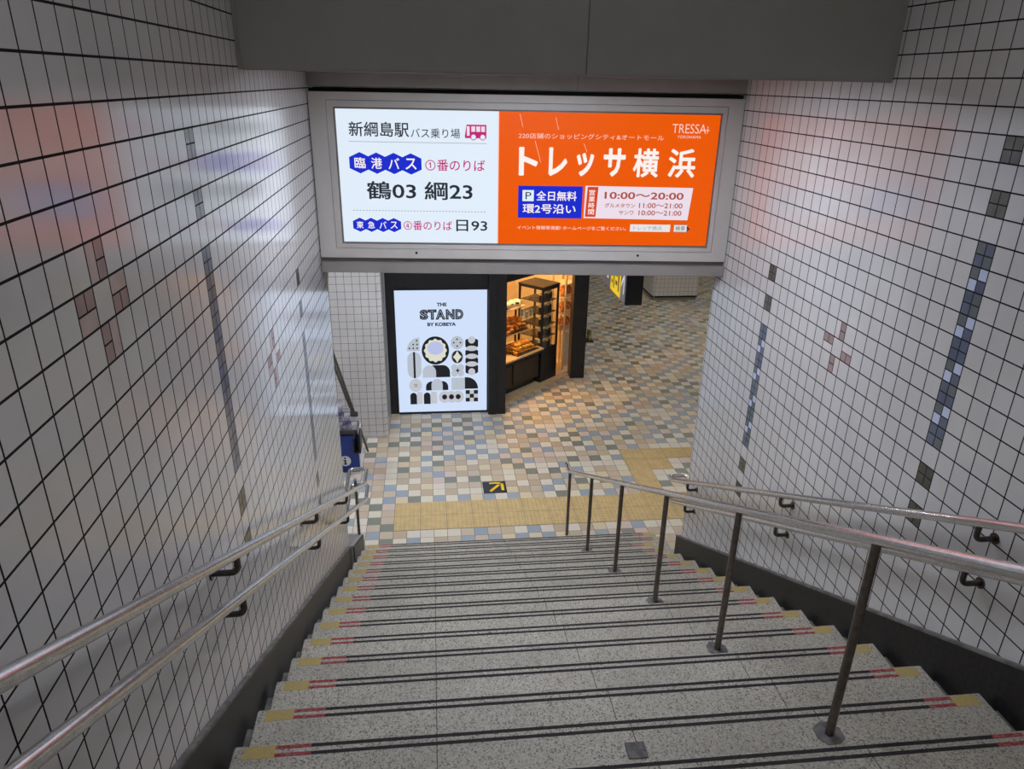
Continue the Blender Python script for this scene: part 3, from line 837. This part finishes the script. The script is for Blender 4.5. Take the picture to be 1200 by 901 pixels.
pdisc(200, 289, 67, 'poster_grey', 0, 67, 0, 180); prect(133, 289, 267, 403, 'poster_grey'); pdisc(200, 403, 67, 'poster_grey', 0, 67, 180, 360)
prect(190, 222, 210, 470, 'poster_black', 1)
pdisc(407, 212, 132, 'poster_black', 0, None, 0, 360, 48)
pp = [PX(407 + (105 + 6*math.cos(12*t*PI/60)) * math.cos(t*PI/60), 212 + (105 + 6*math.cos(12*t*PI/60)) * math.sin(t*PI/60)) for t in range(120)]
b.flat(pp[::-1], yy - .0006, 'poster_yellow'); pdisc(407, 190, 78, 'poster_lilac', 2, 62)
pdisc(618, 142, 62, 'poster_grey')
for dx, dz in ((-32,0),(32,0),(0,-32),(0,32)): pdisc(618+dx, 142+dz, 8, 'poster_black', 1, None, 0, 360, 10)
pdisc(618, 275, 62, 'poster_grey'); pdisc(618, 275, 52, 'poster_black', 1, 60)
b.flat([PX(618 + x, 275 + z) for x, z in ((0,58),(18,26),(42,0),(18,-26),(0,-58),(-18,-26),(-42,0),(-18,26))], yy - .0012, 'poster_yellow')
for x in (590, 650):
    for z in (377, 430): pdisc(x, z, 33, 'poster_grey')
b.flat([PX(620 + x, 405 + z) for x, z in ((0,24),(7,7),(24,0),(7,-7),(0,-24),(-7,-7),(-24,0),(-7,7))], yy - .0006, 'poster_black')
for z0 in (105, 205, 280, 350):
    prect(697, z0 + 15, 822, z0 + 70, 'poster_black'); pdisc(759, z0 + 70, 62, 'poster_black', 0, 22, 180, 360); pdisc(759, z0 + 18, 62, 'poster_black', 0, 18, 0, 180)
for z in (118, 420): pdisc(759, z, 34, 'poster_mid', 2)
for z in (197, 272, 345): pdisc(759, z, 56, 'poster_mid', 2, 25)
for z in (197, 272, 345):
    for sx in (-1, 1): b.flat([PX(759 + sx*64, z - 12), PX(759 + sx*48, z), PX(759 + sx*64, z + 12)][::sx], yy - .0018, 'poster_white')
parch(375, 350, 545, 466, 'poster_black', 0, False, True, 70); parch(278, 350, 408, 467, 'poster_grey', 1)
pdisc(205, 540, 63, 'poster_mid')
for dx in (-9, 9):
    for dz in (-9, 9): prect(205+dx-5, 540+dz-4, 205+dx+5, 540+dz+4, 'poster_black', 1)
parch(305, 505, 375, 592, 'poster_black', 0, True, False, 55); parch(455, 505, 525, 592, 'poster_black', 0, False, True, 55); parch(360, 482, 470, 592, 'poster_grey', 1)
prect(558, 475, 690, 592, 'poster_grey'); parch(690, 472, 820, 585, 'poster_black', 0, False, True, 110)
parch(148, 612, 213, 725, 'poster_black'); parch(215, 605, 270, 722, 'poster_mid', 0, True, True, 20)
parch(281, 612, 347, 725, 'poster_black'); parch(350, 605, 412, 722, 'poster_mid', 0, True, True, 20)
for x in (487, 555, 622): pdisc(x, 660, 58, 'poster_mid')
for x in (487, 555, 622): pdisc(x, 660, 25, 'poster_black', 1)
for i in range(3):
    for j in range(3): prect(697 + 41*i, 598 + 38*j, 697 + 41*(i+1), 598 + 38*(j+1), 'poster_black' if (i + j) % 2 == 0 and not (i == 1) != (j == 1) else 'poster_mid')
b.obj('light_panel', ps)

# ------------------------------------------------------------------ bread counter and showcase (shop axes)
def shop_empty(name, d, n, z=.018): return empty(name, SL(d, n, z), TH)
ct = tag(shop_empty('bread_counter', 0, 0), 'low dark bread counter with a wooden ledge at the shop opening', 'counter')
b = MB()
b.bbox((.04, .23, 0), (1.02, .62, .13), 'warm_black', .004); b.bbox((.04, .135, .13), (1.02, .66, .60), 'warm_black', .005); b.obj('body', ct)
b = MB(); b.bbox((.04, .06, .595), (1.05, .66, .635), 'light_wood', .004); b.bbox((.04, .058, .565), (1.05, .075, .612), 'warm_black', .003); b.obj('worktop', ct)
for x0, x1 in ((.07, .30), (.33, .97)):
    b = MB(); b.bbox((x0, .120, .17), (x1, .1345, .52), 'warm_black', .006); b.obj('front_panel', ct)
b = MB()
for x in (.06, .99):
    for y in (.62,): b.box((x - .012, y - .012, .635), (x + .012, y + .012, 1.30), 'warm_black')
b.bbox((.05, .32, 0.905), (1.0, .645, .925), 'light_wood', .003); b.bbox((.05, .42, 1.27), (1.0, .645, 1.29), 'light_wood', .003); b.obj('shelf', ct)

sc = tag(shop_empty('glass_showcase', 1.055, .12), 'tall dark glass showcase on a black base at the right end of the bread counter', 'showcase')
W, DP, HB, HT = .44, .50, .54, 1.60
b = MB(); b.bbox((0, 0, 0), (W, DP, HB), 'matt_black', .005); b.obj('base', sc)
b = MB()
for x in (0, W - .028):
    for y in (0, DP - .028): b.box((x, y, HB), (x + .028, y + .028, HT), 'matt_black')
ring(b, (0, HT - .05, W, HT), (.028, HT - .03, W - .028, HT - .02), 0, .028, 'matt_black'); b.box((0, 0, HB), (W, .028, HB + .035), 'matt_black')
b.box((0, 0, HT - .03), (.028, DP, HT), 'matt_black'); b.box((W - .028, 0, HT - .03), (W, DP, HT), 'matt_black'); b.obj('frame', sc)
b = MB(); b.bbox((-.01, -.01, HT), (W + .01, DP + .01, HT + .025), 'warm_black', .004); b.obj('top_board', sc)
b = MB(); b.box((.028, .010, HB + .035), (W - .028, .014, HT - .05), 'clear_glass'); b.obj('glass_door', sc)
b = MB(); b.box((.010, .028, HB), (.014, DP - .028, HT - .03), 'clear_glass'); b.obj('side_pane', sc)
for k in range(5):
    b = MB(); b.box((.03, .03, HB + .01 + .20*k), (W - .03, DP - .03, HB + .02 + .20*k), 'rack_steel'); b.obj('shelf', sc)
# jars on the showcase shelves
jar0 = None; jc = 0
for k in range(5):
    for i in range(4):
        p = SL(1.055 + .085 + .09*i, .12 + .10 + .03 * (i % 2),   .018 + HB + .02 + .20*k)
        if jar0 is None:
            jar0 = empty('jar', p); m = MB(); m.tube([(0,0,0),(0,0,.105)], .040, 'dark_jar', 16); m.obj('body', jar0)
            m = MB(); m.tube([(0,0,.105),(0,0,.135)], .034, 'price_card', 16); m.obj('lid', jar0); j = jar0
        else: j = copy_tree(jar0)
        j.location = p
        tag(j, 'small dark jar with a pale lid on a shelf of the glass showcase', 'jar', 'jars in the glass showcase')

# wire baskets with bread
def basket(label, d, n, z, w, dp):
    t = tag(shop_empty('wire_basket', d, n, z), label, 'basket')
    b = MB()
    hgt = .075
    for q in range(2):
        zz = .006 + q * hgt
        b.tube([(0,0,zz),(w,0,zz),(w,dp,zz),(0,dp,zz),(0,0,zz)], .006, 'wire_dark', 8)
    k = int(w / .045)
    for i in range(k + 1):
        x = w * i / k
        b.tube([(x,0,.006),(x,0,.006+hgt)], .003, 'wire_dark', 6); b.tube([(x,dp,.006),(x,dp,.006+hgt)], .003, 'wire_dark', 6); b.tube([(x,0,.004),(x,dp,.004)], .003, 'wire_dark', 6)
    for i in range(7):
        y = dp * i / 6
        b.tube([(0,y,.006),(0,y,.006+hgt)], .003, 'wire_dark', 6); b.tube([(w,y,.006),(w,y,.006+hgt)], .003, 'wire_dark', 6); b.tube([(0,y,.004),(w,y,.004)], .003, 'wire_dark', 6)
    b.obj('wire_frame', t)
    return t
basket('dark wire basket of golden rolls on the lower counter ledge', .42, .10, .655, .54, .34)
basket('dark wire basket of croissants on the upper shelf of the bread counter', .42, .34, .945, .54, .29)
def croissant_mesh():
    b = MB(); n = 15; pts = []; rad = []
    for i in range(n):
        t = i / (n - 1); a = R(205 - 230 * t + 10)
        pts.append(Vector((.055*math.cos(a), .045*math.sin(a), 0))); rad.append(.012 + .024 * math.sin(PI * t) ** .8 + .0035 * (i % 2))
    seg = 12; vs = []; fs = []
    for i in range(n):
        tg = (pts[min(i+1, n-1)] - pts[max(i-1, 0)]).normalized(); x = tg.cross(Vector((0,0,1))).normalized()
        for k in range(seg): vs.append(pts[i] + (x * math.cos(2*PI*k/seg) + Vector((0,0,1)) * math.sin(2*PI*k/seg)) * rad[i])
    for i in range(n - 1):
        for k in range(seg): fs.append((i*seg+k, i*seg+(k+1)%seg, (i+1)*seg+(k+1)%seg, (i+1)*seg+k))
    fs += [tuple(range(seg))[::-1], tuple(range((n-1)*seg, n*seg))]
    b.add(vs, fs, 'bread_crust', True); return b
def roll_mesh():
    b = MB(); bm = bmesh.new(); bmesh.ops.create_uvsphere(bm, u_segments=16, v_segments=10, radius=1)
    for v in bm.verts:
        g = 1 + .06 * math.sin(6 * v.co.x * 1.3)
        v.co = Vector((v.co.x * .048, v.co.y * .032 * g, v.co.z * .026 * g))
    b.bm(bm, 'bread_roll', True); bm.free(); return b
first = None
def heap(make, name, d0, n0, w, dp, z0, dz, grid, label, group, tilt, sc):
    first = None; k = 0
    for lay, (nx, ny) in enumerate(grid):
        for i in range(nx):
            for j in range(ny):
                ins = .055 + .04 * lay
                d = d0 + ins + (w - 2*ins) * (i + .5 * (j % 2) * .6) / max(1, nx - .6) + random.uniform(-.008, .008)
                n = n0 + ins + (dp - 2*ins) * (j / max(1, ny - 1) if ny > 1 else .5) + random.uniform(-.006, .006)
                if first is None: o = first = make().obj(name)
                else: o = first.copy(); COL.objects.link(o)
                o.location = SL(d, n, z0 + lay * dz); o.scale = (sc, sc, sc)
                o.rotation_euler = (random.uniform(-tilt, tilt), random.uniform(-tilt, tilt), random.uniform(0, 6.28))
                tag(o, label, 'bread', group)
heap(roll_mesh, 'bread_roll', .40, .10, .58, .34, .688, .046, ((5, 4), (5, 3), (4, 2)), 'small golden bread roll heaped in the lower wire basket', 'rolls in the lower basket', .25, 1.12)
heap(croissant_mesh, 'croissant', .40, .34, .58, .29, .990, .058, ((5, 3), (4, 2), (3, 2)), 'browned croissant heaped in the upper wire basket', 'croissants in the upper basket', .2, 1.05)
def pack_mesh(name, m, s, seed):
    b = MB(); bm = bmesh.new(); bmesh.ops.create_icosphere(bm, subdivisions=2, radius=1); rg = random.Random(seed)
    for v in bm.verts:
        v.co = Vector((v.co.x * s[0], v.co.y * s[1], v.co.z * s[2])) * (1 + rg.uniform(-.14, .14))
    b.bm(bm, m, False); bm.free(); return b.obj(name)
first = None
for k in range(8):
    if first is None: o = first = pack_mesh('wrapped_sandwich', 'paper_wrap', (.075, .058, .055), 4)
    else: o = first.copy(); COL.objects.link(o)
    o.location = SL(.47 + .066*k, .50 + .05 * (k % 2), 1.35); o.rotation_euler = (0, .2 * (k % 3), .9 * k)
    tag(o, 'paper-wrapped sandwich on the top shelf of the bread counter', 'sandwich', 'wrapped sandwiches on the top shelf')
for k, (d, z) in enumerate(((.74, 1.20), (.86, 1.14), (.97, 1.15))):
    t = tag(shop_empty('price_card', d, .29, z), ('left', 'middle', 'right')[k] + 'most of the three cream price cards before the upper basket', 'price card', 'cream price cards over the bread')
    b = MB(); b.bbox((-.052, 0, 0), (.052, .004, .125), 'price_card', .001, 1)
    for j in range(4): b.rect(-.038, .022 + .025*j, .038 - .018*(j % 2), .034 + .025*j, -.0006, 'card_ink')
    b.obj('card', t)
    b = MB(); b.box((-.003, .002, .925 - z + .018), (.003, .006, .0), 'wire_dark'); b.obj('stem', t)

# bag rack behind the corner post
rk = tag(shop_empty('bread_rack', 1.80, .20), 'narrow wooden rack of bagged bread between the showcase and the corner post', 'rack')
b = MB()
for x in (0, .27):
    for y in (0, .27): b.box((x, y, 0), (x + .025, y + .025, 1.75), 'light_wood')
b.obj('frame', rk)
for z in (.70, .98, 1.26, 1.5):
    b = MB(); b.box((.0, .0, z), (.295, .295, z + .018), 'pale_board'); b.obj('shelf', rk)
b = MB(); b.bbox((.02, -.004, .05), (.275, .02, .66), 'pale_board', .003); b.obj('front_panel', rk)
first = None
for k in range(9):
    lv, c = k // 3, k % 3
    if first is None: o = first = pack_mesh('bread_bag', 'bread_bag', (.042, .08, .085), 8)
    else: o = first.copy(); COL.objects.link(o)
    o.location = SL(1.80 + .055 + .092*c, .20 + .13, .018 + (.718, .998, 1.278)[lv] + .095); o.rotation_euler = (0, 0, TH + .1*c)
    tag(o, 'bag of orange-brown bread on the narrow wooden rack', 'bread bag', 'bagged bread on the wooden rack')
# little outside shelf on the corner post with packets
ws = tag(empty('wall_shelf', (2.60, 11.80, 0.62)), 'small dark shelf fixed to the right side of the black corner post', 'shelf')
b = MB(); b.bbox((-.024, -.10, 0), (.12, .10, .018), 'warm_black', .003); b.obj('board', ws)
b = MB(); b.box((-.024, -.01, -.06), (-.015, .01, 0), 'warm_black'); b.tube([(-.02, 0, -.055), (.09, 0, -.002)], .004, 'warm_black', 8); b.obj('bracket', ws)
first = None
for k in range(3):
    if first is None: o = first = pack_mesh('snack_packet', 'green_packet', (.028, .026, .085), 5)
    else: o = first.copy(); COL.objects.link(o)
    o.location = (2.655 + .02 * (k % 2), 11.735 + .065*k, .72); o.rotation_euler = (0, 0, .4*k)
    tag(o, 'olive green snack packet standing on the small shelf beside the corner post', 'packet', 'packets on the small shelf')

# ------------------------------------------------------------------ hanging sign in the hall
hs = tag(empty('hanging_sign', (2.21, 8.6, 2.4)), 'dark box sign hanging in the hall, yellow panel and white arrow on its side', 'sign')
b = MB(); b.bbox((2.117, 7.72, 2.4), (2.303, 9.75, 2.84), 'hang_sign_body', .004); part(b, 'body', hs)
b = MB()
b.box((2.113, 7.735, 2.41), (2.117, 9.74, 2.83), 'hang_sign_face')
def side(pts, m, k=1):   # (y, z) polygon on the face that looks to -x
    b.add([(2.113 - .0006*k, y, z) for y, z in pts], [tuple(range(len(pts)))], m)
side([(7.95, 2.412), (8.42, 2.412), (8.42, 2.828), (7.95, 2.828)], 'hang_sign_yellow')
for yy_, z_, w_, h_ in ((8.02, 2.47, .05, .20), (8.10, 2.52, .09, .05), (8.10, 2.62, .09, .04), (8.24, 2.46, .04, .25), (8.32, 2.50, .05, .04), (8.31, 2.60, .06, .04)):
    side([(yy_, z_), (yy_ + w_, z_), (yy_ + w_, z_ + h_), (yy_, z_ + h_)], 'hang_sign_ink', 2)
side([(7.80, 2.50), (7.83, 2.50), (7.83, 2.80), (7.80, 2.80)], 'print_white')
side([(7.815, 2.74), (7.93, 2.60), (7.93, 2.55), (7.815, 2.68)], 'print_white')
side([(8.52, 2.50), (8.62, 2.50), (8.60, 2.72), (8.54, 2.72)], 'print_white')
side([(8.66, 2.56), (8.86, 2.56), (8.86, 2.60), (8.66, 2.60)], 'print_white'); side([(8.66, 2.64), (8.86, 2.64), (8.86, 2.74), (8.66, 2.74)], 'print_white')
part(b, 'face_panel', hs, 'grey sign face with a yellow panel')
for y in (8.1, 9.4):
    b = MB(); b.tube([(2.21, y, 2.84), (2.21, y, 3.5)], .012, 'hang_sign_body', 10); part(b, 'hanger', hs)

# ------------------------------------------------------------------ leaflet rack behind the left wall
br = tag(empty('leaflet_rack', (-1.06, 8.60, 0)), 'blue information leaflet rack standing on the hall floor behind the left wall end', 'leaflet rack')
def RP(x, y, z): return (x + 1.06, y - 8.60, z)
b = MB()
b.bbox((-.16, -.02, 0.0), (.115, .0, .50), 'blue_board', .003); b.box((-.16, 0, 0), (.115, .25, .06), 'blue_board')
b.obj('blue_board', br)
b = MB(); b.disc(-.065, .16, .072, -.0212, 'print_white', 36)
b.disc(-.065, .202, .013, -.0220, 'print_black', 16); b.rect(-.076, .110, -.054, .178, -.0220, 'print_black'); b.rect(-.088, .166, -.060, .178, -.0222, 'print_black'); b.rect(-.090, .110, -.040, .122, -.0222, 'print_black')
o = b.obj('information_disc', br); o['label'] = 'white disc with a black letter i'
b = MB(); b.bbox((.115, -.03, .0), (.13, .26, .56), 'print_white', .004); b.bbox((-.175, -.03, .0), (-.16, .26, .80), 'print_white', .004); b.bbox((-.16, .24, 0), (.115, .26, .50), 'rack_steel', .003)
b.obj('side_panel', br)
for k in range(3):
    z = .50 + .10 * k
    b = MB(); b.box((-.16, .03 + .06*k, z), (.115, .10 + .06*k, z + .008), 'rack_steel'); b.box((-.16, .026 + .06*k, z), (.115, .03 + .06*k, z + .07), 'rack_steel'); b.obj('pocket', br)
cols = ('leaflet_grey', 'leaflet_violet', 'leaflet_white')
lab = {'leaflet_grey': 'grey printed leaflet', 'leaflet_violet': 'violet printed leaflet', 'leaflet_white': 'white printed leaflet'}
for k in range(3):
    for i in range(3 - k):
        c = cols[(k + i) % 3]
        b = MB(); b.box((-.04, -.006, 0), (.04, .006, .21), c)
        o = b.obj('leaflet', None, (-1.06 - .11 + .09*i, 8.60 + .06 + .06*k, .51 + .10*k)); o.rotation_euler = (R(-12), 0, 0)
        tag(o, lab[c] + ' in the ' + ('lower', 'middle', 'top')[k] + ' pocket of the blue rack', 'leaflet', 'leaflets in the rack')
# dark pocket box on the right of the rack
lb = tag(empty('leaflet_box', (-0.915, 8.50, 0.35)), 'dark open leaflet box hooked beside the blue rack, in front of the lattice', 'box')
b = MB(); b.bbox((-.012, -.10, 0), (.012, .10, .26), 'warm_black', .003); b.bbox((-.075, -.10, 0), (-.012, .10, .02), 'warm_black', .003); b.bbox((-.075, -.10, 0), (-.063, .10, .20), 'warm_black', .003); b.obj('box_body', lb)

# folded lattice gate leaning by the pillar
lg = tag(empty('lattice_frame', (-.86, 9.1, 0)), 'slanting grey metal lattice frame leaning in front of the white tiled pillar', 'lattice frame')
b = MB()
a0, a1 = Vector((-1.29, 9.2, 1.56)), Vector((-.885, 9.12, 0.012))
c0, c1 = Vector((-1.30, 9.2, 1.38)), Vector((-.985, 9.12, .30))
b.tube([a0, a1], .014, 'rack_steel', 10); b.tube([c0, c1], .010, 'rack_steel', 10); part(b, 'side_rail', lg)
b = MB(); nz = 16
for k in range(nz):
    t0, t1 = k / nz * .72, (k + 1) / nz * .72
    p0, p1 = a0.lerp(a1, t0), a0.lerp(a1, t1); q0, q1 = c0.lerp(c1, k / nz * .98), c0.lerp(c1, (k + 1) / nz * .98)
    b.tube([p0, q1], .006, 'rack_steel', 6); b.tube([q0, p1], .006, 'rack_steel', 6)
part(b, 'lattice', lg)
# beige gusset under the lintel, left
b = MB(); b.prism_x([(5.86, 3.30), (6.05, 3.30), (5.86, 3.0)], -.93, -.80, 'beige_trim')
struct(b.obj('trim_5'))
